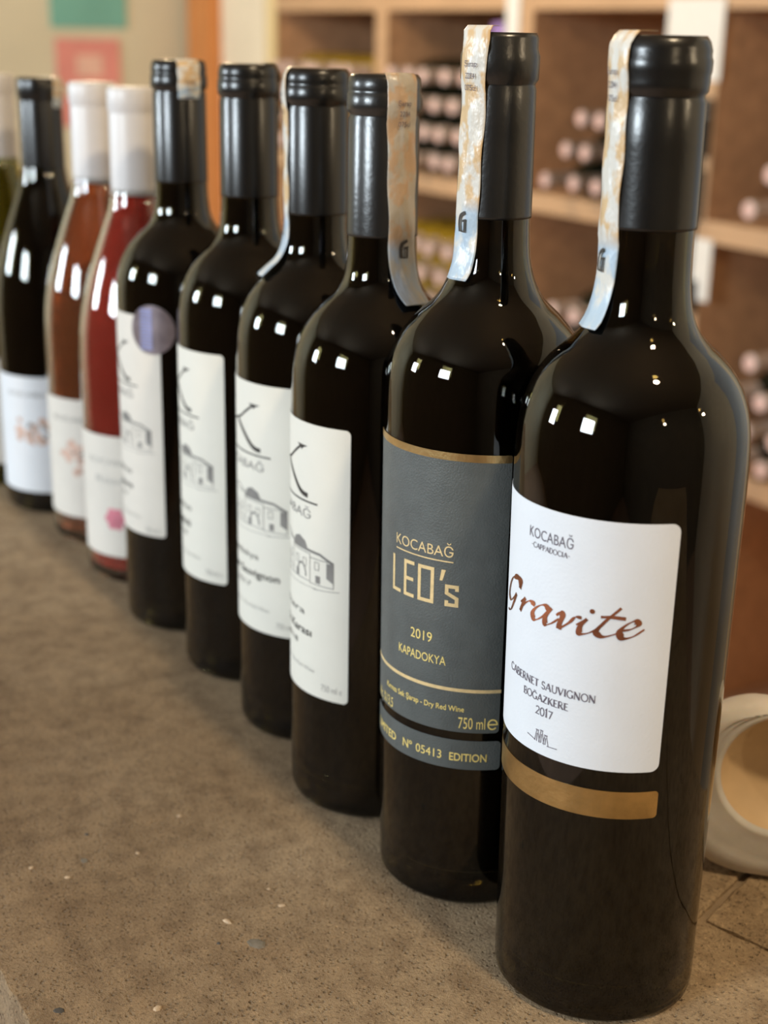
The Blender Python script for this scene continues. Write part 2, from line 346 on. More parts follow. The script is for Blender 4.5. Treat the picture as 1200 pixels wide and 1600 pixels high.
def slice_x(fl, step=1.6):
    # cut wide flat faces into narrow columns so that they follow the round bottle
    wide = max((max(fl.v[i][0] for i in f) - min(fl.v[i][0] for i in f)) for f in fl.f)
    if wide < step * 1.3: return fl.v, fl.f
    bm = bmesh.new(); vs = [bm.verts.new((p[0], p[1], 0)) for p in fl.v]
    for f in fl.f:
        try: bm.faces.new([vs[i] for i in f])
        except ValueError: pass
    x0 = min(p[0] for p in fl.v); x1 = max(p[0] for p in fl.v); x = x0 + step
    while x < x1:
        bmesh.ops.bisect_plane(bm, geom=bm.verts[:] + bm.edges[:] + bm.faces[:], plane_co=(x, 0, 0), plane_no=(1, 0, 0)); x += step
    bm.verts.index_update()
    out = [(v.co.x, v.co.y) for v in bm.verts], [tuple(v.index for v in f.verts) for f in bm.faces]
    bm.free(); return out
class Wrap:
    """maps flat mm coordinates on the bottle skin: x measured round from th0 (deg), y is the height (mm)"""
    def __init__(s, radius, th0): s.R = radius; s.t0 = math.radians(th0)
    def pt(s, x, y, off):
        r = s.R(y) ; rc = s.R(120.0)
        th = s.t0 + x / rc; r = (r + off) * .001
        return (r * math.cos(th), r * math.sin(th), y * .001)
    def put(s, fl, name, material, parent, off=.30):
        v, f = slice_x(fl)
        return mesh_obj(name, [s.pt(p[0], p[1], off) for p in v], f, material, parent)
    def lines(s, parent, material, rows, off=.30, name='lettering'):
        for fn, *a in rows:
            fl = Flat(); fn(fl, *a); s.put(fl, name, material, parent, off)
    def patch(s, name, x0, x1, y0, y1, cr, material, parent, off=.20, th=.14, nx=48, label=None):
        ys = [y0 + cr * (1 - math.cos(math.pi / 2 * k / 6)) for k in range(7)] + list(np.linspace(y0 + cr, y1 - cr, 12))[1:-1] + [y1 - cr * (1 - math.cos(math.pi / 2 * k / 6)) for k in range(6, -1, -1)]
        V = []; Fc = []; n = nx + 1
        for lay in (off, off - th):
            for y in ys:
                d = min(y - y0, y1 - y); ins = 0 if d >= cr else cr - math.sqrt(max(0, cr * cr - (cr - d) ** 2))
                for k in range(n): V.append(s.pt(x0 + ins + (x1 - x0 - 2 * ins) * k / nx, y, lay))
        rws = len(ys); o = rws * n
        for j in range(rws - 1):
            for k in range(nx):
                a = j * n + k; Fc.append((a, a + 1, a + n + 1, a + n)); Fc.append((o + a, o + a + n, o + a + n + 1, o + a + 1))
        nf = len(Fc)
        def side(*q):
            i = len(V); V.extend([V[j] for j in q]); Fc.append((i, i + 1, i + 2, i + 3))
        for k in range(nx):
            side(k, o + k, o + k + 1, k + 1); a = (rws - 1) * n + k; side(a, a + 1, o + a + 1, o + a)
        for j in range(rws - 1):
            a = j * n; side(a, a + n, o + a + n, o + a); a += nx; side(a, o + a, o + a + n, a + n)
        ob = mesh_obj(name, V, Fc, material, parent, smooth=False)
        for p in ob.data.polygons[:nf]: p.use_smooth = True
        if label: ob['label'] = label
        return ob

# ------------------------------------------------------------------ the room
def structure(name, lst, material): return tag(boxes(name, lst, material), kind='structure')
RM = 1.887                     # front of the wine rack
structure('floor', [(-4.4, 2.6, -2.8, 2.5, FLOOR - .05, FLOOR)], 'floor_stone')
structure('ceiling', [(-4.4, 2.6, -2.8, 2.5, CEIL, CEIL + .05)], 'ceiling_paint')
structure('wall_far', [(-4.35, -4.20, -2.6, 2.4, FLOOR, CEIL)], 'plaster_beige')
structure('wall_near', [(2.40, 2.55, -2.6, 2.4, FLOOR, CEIL)], 'wall_stone')
structure('wall_rack', [(-4.20, 2.40, 2.30, 2.40, FLOOR, CEIL)], 'plaster_beige')
structure('wall_corner', [(-4.005, -3.725, RM, 2.30, FLOOR, CEIL)], 'plaster_cream')
structure('trim_1', [(-4.155, -4.006, RM - .04, 2.30, FLOOR, CEIL)], 'orange_wood')
ww = []; prev = -4.20
for a, b, z0, z1 in sorted(WINDOWS):
    ww += [(prev, a, WIN_M - .15, WIN_M, FLOOR, CEIL), (a, b, WIN_M - .15, WIN_M, FLOOR, z0), (a, b, WIN_M - .15, WIN_M, z1, CEIL)]; prev = b
ww.append((prev, 2.40, WIN_M - .15, WIN_M, FLOOR, CEIL))
structure('wall_window', ww, 'wall_stone')
for k, (a, b, z0, z1) in enumerate(WINDOWS):
    c = (a + b) / 2
    structure('window_%d' % (k + 1), [(a, b, WIN_M - .02, WIN_M + .02, z0, z0 + .05), (a, b, WIN_M - .02, WIN_M + .02, z1 - .05, z1), (a, a + .05, WIN_M - .02, WIN_M + .02, z0 + .05, z1 - .05), (b - .05, b, WIN_M - .02, WIN_M + .02, z0 + .05, z1 - .05)], 'orange_wood')
structure('wall_side', [(-0.95, 2.40, 1.95, 2.30, FLOOR, CEIL)], 'plaster_cream')
structure('door_1', [(-0.75, 0.05, 1.91, 1.949, FLOOR, 1.15)], 'door_paint')

# posters on the far wall
def poster(name, m0, m1, z0, z1, material, label, inner=None):
    o = boxes(name, [(-4.199, -4.194, m0, m1, z0, z1)], material)
    tag(o, label, 'poster')
    if inner:
        i = boxes('print', [(-4.1938, -4.193, *inner[:4])], inner[4], parent=o)
    return o
poster('poster', 1.44, 1.67, .335, .56, 'card_teal', 'teal green poster on the beige wall, above the pink one')
poster('poster', 1.45, 1.645, .175, .305, 'card_pink', 'pink poster with a pale centre on the beige wall, below the teal one', (1.51, 1.59, .20, .26, 'card_blush'))
poster('poster', 1.455, 1.50, .06, .15, 'card_pink', 'small narrow pink slip on the beige wall behind the white bottle capsule')

# ------------------------------------------------------------------ wine rack
rack = empty('wine_rack', W(0, 0, 0), RA, 'wooden wine rack with square compartments of lying bottles along the back wall', 'wine rack')
DIV = [-3.69, -3.105, -2.53, -1.98, -1.41]
HT = .025
def rpart(name, b, material, label=None):
    o = boxes(name, [b], material, parent=rack)
    if label: o['label'] = label
    return o
for k, u in enumerate(DIV):
    rpart('divider', (u - HT, u + HT, RM + .006, 2.29, FLOOR + .002, CEIL - .3), 'rack_wood')
    rpart('edge_strip', (u - HT - .002, u + HT + .002, RM, RM + .0055, FLOOR + .002, CEIL - .3), 'lit_edge_wood' if k == 0 else 'rack_edge')  # light on the leftmost strip is put into its paler wood colour
BT = [.020, -.428, .425, .83]
for (a, b) in zip(DIV, DIV[1:]):
    for zt in BT:
        rpart('shelf_board', (a + HT + .0005, b - HT - .0005, RM + .006, 2.27, zt - .037, zt), 'rack_wood')
        rpart('edge_strip', (a + HT + .0025, b - HT - .0025, RM + .0005, RM + .0055, zt - .038, zt + .001), 'rack_edge')
    rpart('back_panel', (a + HT + .0005, b - HT - .0005, 2.2715, 2.289, FLOOR + .002, CEIL - .3), 'rack_wood')

# cards and bracket on the rack
def card(u0, u1, z0, z1, material, label, cat='card', m=RM - .003):
    return tag(boxes('price_card', [(u0, u1, m - .0015, m, z0, z1)], material), label, cat)
card(-2.09, -1.945, .265, .405, 'card_white', 'large white card hanging high on the rack behind the script-label bottle')
card(-1.985, -1.925, -.125, -.012, 'card_white', 'small white card low on the rack divider behind the script-label bottle')
card(-2.592, -2.545, .31, .46, 'card_white', 'narrow white card on the divider behind the charcoal-label bottle')
card(-2.64, -2.598, .335, .36, 'card_purple', 'small purple card beside the narrow white card on the rack')
bk = tag(boxes('metal_bracket', [(-1.992, -1.957, RM - .016, RM - .002, .135, .235), (-1.992, -1.962, RM - .014, RM - .002, .02, .11), (-1.975, -1.955, RM - .014, RM - .002, -.15, -.09), (-1.980, -1.972, RM - .006, RM - .002, -.12, .2)], 'black_metal'), 'black metal strap with grey bands on the rack divider behind the script-label bottle', 'bracket')
boxes('band', [(-1.993, -1.956, RM - .017, RM - .001, .203, .208), (-1.993, -1.956, RM - .017, RM - .001, .222, .227)], 'grey_metal', parent=bk)

# bottles lying in the rack, necks outward
def lying_bottle_mesh():
    pr = [(0, .300), (.030, .300), (.0355, .297), (.0362, .288), (.0362, .130), (.034, .112), (.026, .092), (.0165, .078), (.0142, .066)]
    V, Fc = lathe(smooth_prof(pr[1:], 3) and [(0, .300)] + smooth_prof(pr[1:], 3), 28)
    g = [(x, z, y) for x, y, z in V]
    cp = [(.0150, .070), (.0150, .012), (.0160, .0105), (.0160, .004), (.0150, .001), (.0125, 0)]
    V2, F2 = lathe(cp, 24); c = [(x, z, y) for x, y, z in V2]
    e = [(0, .0002), (.0125, .0002)]
    V3, F3 = lathe(e, 24); ee = [(x, z, y) for x, y, z in V3]
    return (g, Fc), (c, F2), (ee, F3)
LB = lying_bottle_mesh(); LM = {}
def lying(u, z, glass, caps, label, group, m=1.84, jit=.012):
    key = (glass, caps)
    o = empty('lying_bottle', W(u, m + random.uniform(-jit, jit), z), RA, label, 'bottle', group)
    if key not in LM:
        a = mesh_obj('glass', LB[0][0], LB[0][1], glass, o, True)
        b = mesh_obj('capsule', LB[1][0], LB[1][1], caps, o, True)
        c = mesh_obj('capsule_end', LB[2][0], LB[2][1], 'pale_end', o)
        LM[key] = (a.data, b.data, c.data)
    else:
        for nme, me in zip(('glass', 'capsule', 'capsule_end'), LM[key]): link(nme, me, o)
R_ = .0362; PU = .0785; PZ = .0625
def stack(u0, z0, counts, glass, caps, label, group):
    ordn = ['first', 'second', 'third', 'fourth', 'fifth', 'sixth']
    for r, (off, n) in enumerate(counts):
        row = 'top row' if r == len(counts) - 1 else 'bottom row' if r == 0 else ordn[r] + ' row up'
        for k in range(n): lying(u0 + off + k * PU, z0 + R_ + .0006 + r * PZ, glass, caps, '%s %s, %s from left' % (label, row, ordn[k]), group)
full = [(0, 6), (PU / 2, 6)]
stack(DIV[0] + HT + R_ + .006, .0212, [full[0], full[1], full[0], full[1]], 'rack_glass_gold', 'pale_capsule', 'golden bottle in upper rack compartment beside cream wall,', 'golden bottles in the upper left compartment')
stack(DIV[1] + HT + R_ + .006, .0212, [full[0], full[1], full[0], full[1]], 'rack_glass_dark', 'pale_capsule', 'dark bottle in upper rack compartment left of charcoal-label bottle,', 'dark bottles in the upper middle compartment')
stack(DIV[1] + HT + R_ + .006, -.4268, [full[0], full[1], full[0], full[1], full[0]], 'rack_glass_gold', 'pale_capsule', 'golden bottle in lower rack compartment left of charcoal-label bottle,', 'golden bottles in the lower middle compartment')
stack(-2.362, .0212, [(0, 5), (PU / 2, 4), (PU, 3)], 'rack_glass_dark', 'grey_capsule', 'grey-capped bottle in upper compartment between the two front bottles,', 'grey-capped bottles in the upper right compartment')
stack(-2.442, -.4268, [(0, 6), (PU / 2, 5), (PU, 4), (PU * 1.5, 3)], 'rack_glass_dark', 'pale_capsule', 'dark bottle in lower compartment between the two front bottles,', 'dark bottles in the lower compartment')
stack(-1.80, .0212, [(0, 4), (PU / 2, 3), (PU, 2)], 'rack_glass_dark', 'pale_capsule', 'bottle in upper rack compartment at right picture edge,', 'bottles in the upper compartment at the right edge')
stack(-1.80, -.4268, [(0, 4), (PU / 2, 3), (0, 4), (PU / 2, 3)], 'rack_glass_dark', 'pale_capsule', 'bottle in lower rack compartment at right picture edge,', 'bottles in the lower compartment at the right edge')

# ------------------------------------------------------------------ stone counter
counter = empty('stone_counter', W(0, 0, 0), RA, 'dusty brown stone counter top carrying the row of standing bottles', 'counter')
def slab(poly, z0, z1, material='counter_stone', name='stone_slab', jag=0.0):
    # poly: list of (u, m) counter-clockwise; edges subdivided with a slightly broken line
    P = []
    for i, p in enumerate(poly):
        q = poly[(i + 1) % len(poly)]; L = math.hypot(q[0] - p[0], q[1] - p[1]); n = max(1, int(L / .006)) if jag else 1
        for k in range(n):
            t = k / n; j = random.uniform(-jag, jag) if k else 0
            P.append((p[0] + (q[0] - p[0]) * t - j * (q[1] - p[1]) / L, p[1] + (q[1] - p[1]) * t + j * (q[0] - p[0]) / L))
    n = len(P); e = .0012
    cx = sum(p[0] for p in P) / n; cy = sum(p[1] for p in P) / n
    def ins(p):
        d = math.hypot(p[0] - cx, p[1] - cy); return (p[0] - (p[0] - cx) / d * e, p[1] - (p[1] - cy) / d * e)
    V = [(p[0], p[1], z0) for p in P] + [(p[0], p[1], z1 - e) for p in P] + [(*ins(p), z1) for p in P]
    Fc = [tuple(range(n - 1, -1, -1)), tuple(range(2 * n, 3 * n))]
    for l in (0, n):
        for k in range(n): Fc.append((l + k, l + (k + 1) % n, l + n + (k + 1) % n, l + n + k))
    return mesh_obj(name, V, Fc, material, counter)
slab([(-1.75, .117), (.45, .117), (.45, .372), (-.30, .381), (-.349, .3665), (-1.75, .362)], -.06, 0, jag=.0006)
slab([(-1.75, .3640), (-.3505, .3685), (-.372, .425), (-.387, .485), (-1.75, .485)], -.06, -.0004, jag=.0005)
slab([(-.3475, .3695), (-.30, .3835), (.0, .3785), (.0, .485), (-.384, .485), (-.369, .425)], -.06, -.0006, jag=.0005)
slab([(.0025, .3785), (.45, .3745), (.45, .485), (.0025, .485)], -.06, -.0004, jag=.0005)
boxes('mortar_bed', [(-1.745, .445, .122, .480, -.061, -.0030)], 'mortar', parent=counter)
boxes('counter_base', [(-1.70, .40, .16, .455, FLOOR + .001, -.0615)], 'floor_stone', parent=counter)
def pebble(u, m, rx, ry, rz, material, rot):
    V, Fc = lathe([(0, -.4), (.7, -.3), (1, 0), (.75, .45), (0, .6)], 7)
    c, s = math.cos(rot), math.sin(rot)
    V = [((x * rx * c - y * ry * s) * random.uniform(.85, 1.15) + u, (x * rx * s + y * ry * c) * random.uniform(.85, 1.15) + m, z * rz) for x, y, z in V]
    mesh_obj('pebble', V, Fc, material, counter)

# ------------------------------------------------------------------ bottles
def cap_to_body(body, cap):
    pts = sorted([(z, r) for r, z in body] + [(z, r) for r, z in cap])
    return pts
class Kind:
    """body profile (mm) from the foot to the mouth, capsule profile from its lower rim to its top"""
    def __init__(s, body, cap, fill, wall=2.6, punt=22, floor=9.5):
        s.body = smooth_prof(body, 5); s.cap = cap; s.fill = fill; s.top = cap[-1][1]
        zs = [p[1] for p in s.body]; rs = [p[0] for p in s.body]
        s.bz, s.br = np.maximum.accumulate(np.array(zs)), np.array(rs)
        s.cz = np.array([p[1] for p in cap]); s.cr = np.array([p[0] for p in cap])
        foot = s.body[0]
        outer = [(0, punt), (6, punt * .97), (14, punt * .62), (22, punt * .22), (27, punt * .055), (30.5, 0.0), (foot[0] - 1.6, .25)]
        prof = smooth_prof(outer, 3) + s.body
        inner = [(max(4.0, r - wall), z) for r, z in reversed(s.body) if z > floor + 4]
        top_r, top_z = s.body[-1]
        prof += [(top_r - 1.5, top_z + .3)] + inner + [(30, floor), (22, floor + 1), (14, punt * .62 + floor * .5), (6, punt + floor * .4), (0, punt + floor * .4 + .5)]
        s.glass_vf = lathe([(r * .001, z * .001) for r, z in prof], 96)
        wi = [(r - .18, z) for r, z in reversed(inner) if z < fill]
        wp = [(0, punt + floor * .4 + .8), (6, punt + floor * .4 + .3), (14, punt * .62 + floor * .5 + .3), (22, floor + 1.3), (29.9, floor + .4)] + wi + [(wi[-1][0], fill), (0, fill)]
        s.wine_vf = lathe([(r * .001, z * .001) for r, z in wp], 64)
        c0 = cap[0]
        s.cap_vf = lathe([((c0[0] - .35) * .001, c0[1] * .001)] + [(r * .001, z * .001) for r, z in cap] + [(0, cap[-1][1] * .001)], 72)
        s.me = {}
    def R(s, z): return float(np.interp(z, s.bz, s.br))
    def hull(s, z):
        r = 0
        for dz in (-3, -1.5, 0, 1.5, 3):
            zz = z + dz
            a = float(np.interp(zz, s.bz, s.br)) if zz < s.bz[-1] else 0
            b = float(np.interp(zz, s.cz, s.cr)) if s.cz[0] <= zz <= s.cz[-1] else 0
            r = max(r, max(a, b) - abs(dz) * .10)
        return r
    def build(s, loc, glass, wine, capm, label, cat='bottle', name='wine_bottle'):
        rz = math.atan2(-loc[1], -loc[0])
        o = empty(name, (loc[0], loc[1], .0004), rz, label, cat)
        for nm, vf, mt in (('glass', s.glass_vf, glass), ('wine', s.wine_vf, wine), ('capsule', s.cap_vf, capm)):
            if (nm, mt) in s.me: ob = link(nm, s.me[(nm, mt)], o)
            else:
                ob = mesh_obj(nm, vf[0], vf[1], mt, o, True); s.me[(nm, mt)] = ob.data
        return o
    def strip(s, parent, th_top, th_bot, zbot, width=13.0, material='tax_paper', lift=.45, loose=0.0, seed=1, tail=0.0, shape_top=2.0):
        rnd = random.Random(seed); top = s.top
        path = [(3.0, top + .5 + loose), (7.0, top + .6 + loose), (float(s.cr[-1]) - .5, top + .55 + loose)]
        path += [(float(s.cr[-1]) + lift + .2 + loose * .3, top - .4 + loose * .5)]
        zz = top - 2.5
        while zz > zbot: path.append((s.hull(zz) + lift, zz)); zz -= 2.0
        path.append((s.hull(zbot) + lift + tail, zbot))
        n = 18; V = []; uv = []; Fc = []
        ph = [rnd.uniform(0, 6.28) for _ in range(8)]
        L = len(path)
        for j, (r, z) in enumerate(path):
            v = j / (L - 1); th0 = math.radians(th_top + (th_bot - th_top) * v)
            R0 = max(r, float(s.cr[-1]))
            for k in range(n + 1):
                a = k / n - .5
                ins = 1.0
                if L - j <= 2: ins = 1 - .10 * (3 - (L - j)) / 2
                w = .25 * math.sin(ph[0] + v * 31 + a * 5) * (.4 + abs(a)) + .22 * math.sin(ph[1] + v * 17 - a * 9) + .45 * math.exp(-((a - .05 - .05 * math.sin(v * 20 + ph[2])) / .05) ** 2) * (1 if .15 < v < .55 else 0)
                ew = .22 * math.sin(ph[3] + v * 23) * (1 if abs(a) > .49 else 0)
                th = th0 + (a * width * ins + ew) / R0
                rr2 = (r + max(-.25, w * .8))
                V.append((rr2 * .001 * math.cos(th), rr2 * .001 * math.sin(th), z * .001)); uv.append((a + .5 + seed * .37, v))
        m = n + 1
        for j in range(L - 1):
            for k in range(n): Fc.append((j * m + k, (j + 1) * m + k, (j + 1) * m + k + 1, j * m + k + 1))
        o = mesh_obj('tax_strip', V, Fc, material, parent, True, uv=uv)
        md = o.modifiers.new('paper', 'SOLIDIFY'); md.thickness = .00012; md.offset = 1
        s.spath = path
        def put(fl, nm, mt):
            # print on the strip: flat coords x from the strip's middle, y = mm below the top
            zz = [p[1] for p in path[3:]][::-1]; rs = [p[0] for p in path[3:]][::-1]
            VV = []
            for x, y in fl.v:
                z = top + y; v = (top - z) / (top - zbot); v = (3 + v * (L - 4)) / (L - 1)
                r = float(np.interp(z, zz, rs)) + .75
                th = math.radians(th_top + (th_bot - th_top) * v) + x / r
                VV.append((r * .001 * math.cos(th), r * .001 * math.sin(th), z * .001))
            mesh_obj(nm, VV, fl.f, mt, o)
        fl = Flat()
        for q, (tx, w) in enumerate((('Şarap', 6), ('2204', 4.6), ('075cl', 5.4))): text(fl, tx, -w / 2, w / 2, -11.5 - q * 4.0, 1.9)
        put(fl, 'lettering', 'grey_ink')
        fl = Flat(); y = -(top - zbot) * .80; hh = 7.0
        fl.ribbon(smooth_prof([(1.2, y + hh), (-1.2, y + hh * .8), (-2.0, y + hh * .4), (-1.7, y)], 5), 1.3)
        fl.ribbon([(-1.7, y + .3), (.2, y + .1)], .6); fl.ribbon([(1.2, y + hh * .62), (.9, y)], 1.1); fl.ribbon([(-.2, y + hh * .55), (1.8, y + hh * .62)], .8); fl.ribbon([(.4, y + .1), (1.4, y + .1)], .6)
        if zbot < 260: put(fl, 'emblem', 'black_ink')
        return o

GRAV = Kind([(36.7, 1.8), (36.9, 5), (37.0, 20), (37.3, 50), (37.9, 105), (38.5, 165), (38.75, 190), (38.6, 203), (37.9, 212), (36.3, 219), (33.6, 225.5), (30.2, 230.6), (26.3, 234.7), (22.3, 238.3), (18.8, 242.6), (16.4, 248.5), (15.1, 256), (14.65, 266), (14.5, 280), (14.0, 310), (13.7, 331.6)],
            [(15.2, 275), (15.15, 276), (15.0, 300), (14.85, 313.2), (14.3, 314.4), (14.3, 315.2), (15.2, 316.4), (15.45, 319), (15.4, 321), (15.75, 322.4), (15.8, 325.5), (15.3, 326.6), (15.35, 328.5), (14.6, 331.0), (13.4, 332.6)], 262)
LEO = Kind([(36.6, 2.2), (36.9, 6), (37.2, 20), (37.6, 60), (38.0, 110), (38.4, 165), (38.5, 198), (38.0, 209), (36.2, 218.8), (32.0, 226.8), (26.0, 233.6), (20.2, 239.2), (16.6, 245.6), (14.4, 253.5), (13.6, 262), (13.2, 280), (12.7, 310), (12.6, 331)],
           [(13.9, 269), (13.85, 270), (13.5, 300), (13.35, 313.6), (12.9, 315), (12.95, 315.6), (13.95, 317), (14.1, 325), (13.4, 327), (13.35, 331), (12.6, 332.7)], 258)
KB = Kind([(36.8, 2.2), (37.6, 5), (37.7, 12), (37.8, 50), (37.8, 110), (37.8, 170), (37.7, 184), (37.4, 196), (36.0, 205.5), (33.2, 213), (29.0, 219.6), (23.9, 224.9), (18.7, 229.8), (15.9, 235.5), (14.7, 243), (14.2, 256), (13.8, 290), (13.5, 315)],
          [(14.6, 253), (14.55, 254), (14.35, 299), (13.9, 300.2), (13.9, 301), (15.1, 302.2), (15.3, 305), (15.1, 308.6), (14.7, 309.2), (14.7, 310.4), (14.9, 311.2), (14.4, 314.8), (13.3, 316.3)], 250)
BURG = Kind([(36.9, 2.2), (38.0, 5), (38.3, 12), (38.4, 50), (38.4, 125), (38.2, 146), (36.7, 164), (32.7, 183), (27.2, 201), (21.4, 217.5), (17.2, 229), (15.1, 239), (14.4, 248), (13.8, 297.5)],
            [(14.9, 238), (14.85, 239), (14.6, 284), (14.4, 285), (15.2, 286.5), (15.3, 297), (14.4, 299.3)], 236)
ROSE = Kind([(36.9, 2.2), (38.0, 5), (38.3, 12), (38.4, 50), (38.4, 125), (38.2, 146), (36.7, 164), (32.7, 183), (27.2, 201), (21.4, 217.5), (17.2, 229), (15.1, 239), (14.4, 248), (13.8, 297.5)], BURG.cap, 237, wall=1.8, punt=5, floor=3.4)

# ---- Gravite bottle
b1 = GRAV.build((.08213, .45975), 'dark_glass', 'red_wine', 'black_capsule', 'tall dark bottle nearest the camera, white label with copper script and gold band below')
w = Wrap(GRAV.R, -37.0)
D = math.radians(1) * 38.1
lab = w.patch('label', -62.5 * D, 63.3 * D, 101, 188.2, 3.0, 'white_paper', b1)
w.lines(lab, 'grey_ink', [(text, 'KOCABAĞ', -14.6 * D, 13.2 * D, 176.9, 3.5), (serif, '-CAPPADOCIA-', -12.7 * D, 11.8 * D, 173.6, 1.75),
 (serif, 'CABERNET SAUVIGNON', -28.3 * D, 29.2 * D, 125.3, 2.7), (serif, 'BOĞAZKERE', -13.8 * D, 15.6 * D, 120.4, 2.6), (serif, '2017', -4.0 * D, 7.0 * D, 115.4, 2.9)])
fl = Flat()   # small emblem of three cones standing on a line
fl.ribbon([(-9 * D, 106.6), (-3.0 * D, 105.6)], .28); fl.ribbon([(4.6 * D, 105.0), (10.6 * D, 105.2)], .28)
for cx, hh in ((-1.9, 4.4), (.9, 4.8), (3.7, 3.6)):
    fl.ribbon([(cx * D - 1.1, 105.3), (cx * D - .25, 105.3 + hh)], .26); fl.ribbon([(cx * D + 1.1, 105.1), (cx * D + .25, 105.3 + hh)], .26); fl.ribbon([(cx * D - .7, 105.2 + hh), (cx * D + .7, 105.2 + hh)], .34)
    fl.ribbon([(cx * D - .2, 105.3), (cx * D, 105.3 + hh * .7)], .3)
w.put(fl, 'emblem', 'grey_ink', lab)
GLY = {'G': [[(1.35, 1.55), (1.28, 2.0), (.85, 2.1), (.4, 1.75), (.2, 1.15), (.25, .6), (.6, .42), (.95, .75), (1.15, 1.1)], [(1.15, 1.1), (1.05, .5), (.8, -.15), (.4, -.3)]],
       'r': [[(-.05, .6), (.2, 1.0)], [(.22, 1.02), (.15, .5), (.1, .0)], [(.13, .3), (.35, .75), (.62, 1.0), (.85, .95), (.88, .8)]],
       'a': [[(1.0, .82), (.65, 1.02), (.25, .75), (.1, .3), (.32, .0), (.7, .3), (1.02, .95)], [(1.05, 1.0), (.9, .35), (1.05, .0), (1.3, .15), (1.6, .55)]],
       'v': [[(.0, .75), (.18, 1.0), (.32, .85), (.34, .3), (.4, .0)], [(.4, .0), (.8, .55), (1.0, .95), (1.3, .98)]],
       'i': [[(-.1, .5), (.25, 1.0)], [(.27, 1.02), (.12, .4), (.25, .0), (.6, .1), (1.0, .55)]],
       't': [[(.5, 1.75), (.25, .8), (.2, .2), (.45, .0), (.9, .3)], [(.05, 1.12), (.35, 1.18), (.85, 1.15)]],
       'e': [[(.15, .42), (.6, .55), (.85, .82), (.65, 1.02), (.3, .8), (.1, .35), (.35, .0), (.8, .1), (1.25, .55)]]}
fl = Flat()
for ch, x0, x1, base, xh in (('G', -38.5, -21, 146.5, 6.3), ('r', -20.5, -9.5, 148.6, 5.6), ('a', -9.5, 7.5, 148.6, 6.4), ('v', 6.0, 19.5, 148.6, 6.0), ('i', 17.0, 28.0, 149.0, 5.4), ('t', 27.0, 40.5, 149.2, 6.0), ('e', 38.0, 49.5, 149.4, 6.0)):
    xs = [p[0] + .30 * p[1] for s_ in GLY[ch] for p in s_]; a, b = min(xs), max(xs)
    for s_ in GLY[ch]:
        pts = smooth_prof([(x0 * D + (p[0] + .30 * p[1] - a) / (b - a) * (x1 - x0) * D, base + p[1] * xh) for p in s_], 8)
        fl.ribbon(pts, 2.45, nib=math.radians(28))
    if ch == 'G': fl.ribbon(smooth_prof([(x0 * D + (p[0] + .30 * p[1] - a) / (b - a) * (x1 - x0) * D, base + p[1] * xh) for p in ((.55, 1.86), (.85, 2.06), (1.12, 2.02), (1.3, 1.62))], 8), 1.9, taper=True)
    if ch == 'i': fl.disc(24.5 * D, base + 1.55 * xh, .85)
w.put(fl, 'script_lettering', 'copper_foil', lab, off=.34)
w.patch('label_band', -62.5 * D, 64.5 * D, 83.4, 93.6, 1.5, 'gold_foil', b1, label='gold foil band below the label')
GRAV.strip(b1, -60, -62, 243.5, 13.5, seed=3, loose=.6)

# ---- charcoal label bottle
b2 = LEO.build((.0379, .5307), 'dark_glass', 'red_wine', 'charcoal_capsule', 'dark bottle with charcoal grey label and gold lettering, second nearest the camera')
w = Wrap(LEO.R, -34.0); D = math.radians(1) * 38.3
lab = w.patch('label', -50 * D, 49.6 * D, 77.9, 188.8, 1.6, 'charcoal_paper', b2)
w.patch('gold_edge', -50 * D, 49.6 * D, 186.0, 188.9, .7, 'gold_foil', lab, off=.26, th=.05)
w.patch('gold_line', -50 * D, 49.9 * D, 94.8, 96.2, .2, 'gold_print', lab, off=.26, th=.05)
lb2 = w.patch('label_band', -50 * D, 51.3 * D, 62.0, 74.4, 1.8, 'charcoal_paper', b2)
w.lines(lab, 'gold_print', [(text, 'KOCABAĞ', -20.2 * D, 19.8 * D, 148.8, 4.0), (Flat.rect, -20.2 * D, 146.7, 20.0 * D, 147.2)])
fl = Flat()
st = 1.4; h2 = st / 2
z0 = 129.3; z1 = 143.8
def blk(pts, closed=False): fl.ribbon(pts, st, closed=closed)
xL = -23.5 * D; blk([(xL + h2, z1), (xL + h2, z0 + h2), (xL + 5.4, z0 + h2)])
xE = -12.6 * D; blk([(xE + 5.4, z1 - h2), (xE + h2, z1 - h2), (xE + h2, z0 + h2), (xE + 5.4, z0 + h2)]); blk([(xE + h2, (z0 + z1) / 2), (xE + 5.0, (z0 + z1) / 2)])
xO = -1.8 * D; blk([(xO + h2, z1 - h2), (xO + 7.1 - h2, z1 - h2), (xO + 7.1 - h2, z0 + h2), (xO + h2, z0 + h2)], True)
xA = 12.4 * D; fl.add([(xA + .6, z1 - .2), (xA - .1, z1 - 4.6), (xA + 1.0, z1 - 4.6), (xA + 2.3, z1 - .2)], [(0, 1, 2, 3)])
xS = 15.6 * D; zs = 138.0; blk([(xS + 5.3 - h2, zs - 2.4), (xS + 5.3 - h2, zs - h2), (xS + h2, zs - h2), (xS + h2, zs - 3.4), (xS + 5.3 - h2, z0 + 3.4), (xS + 5.3 - h2, z0 + h2), (xS + h2, z0 + h2), (xS + h2, z0 + 2.4)])
w.put(fl, 'lettering', 'gold_print', lab)
w.lines(lab, 'yellow_print', [(text, '2019', -6.2 * D, 8.6 * D, 113.4, 3.9), (text, 'KAPADOKYA', -16.0 * D, 17.4 * D, 105.0, 3.5),
 (text, 'Kırmızı Sek Şarap - Dry Red Wine', -29 * D, 29 * D, 86.6, 2.2, .05), (text, 'Alc. %13,5', -44 * D, -21.5 * D, 78.9, 4.1), (text, '750 ml', 26.0 * D, 41.5 * D, 79.6, 4.7)])
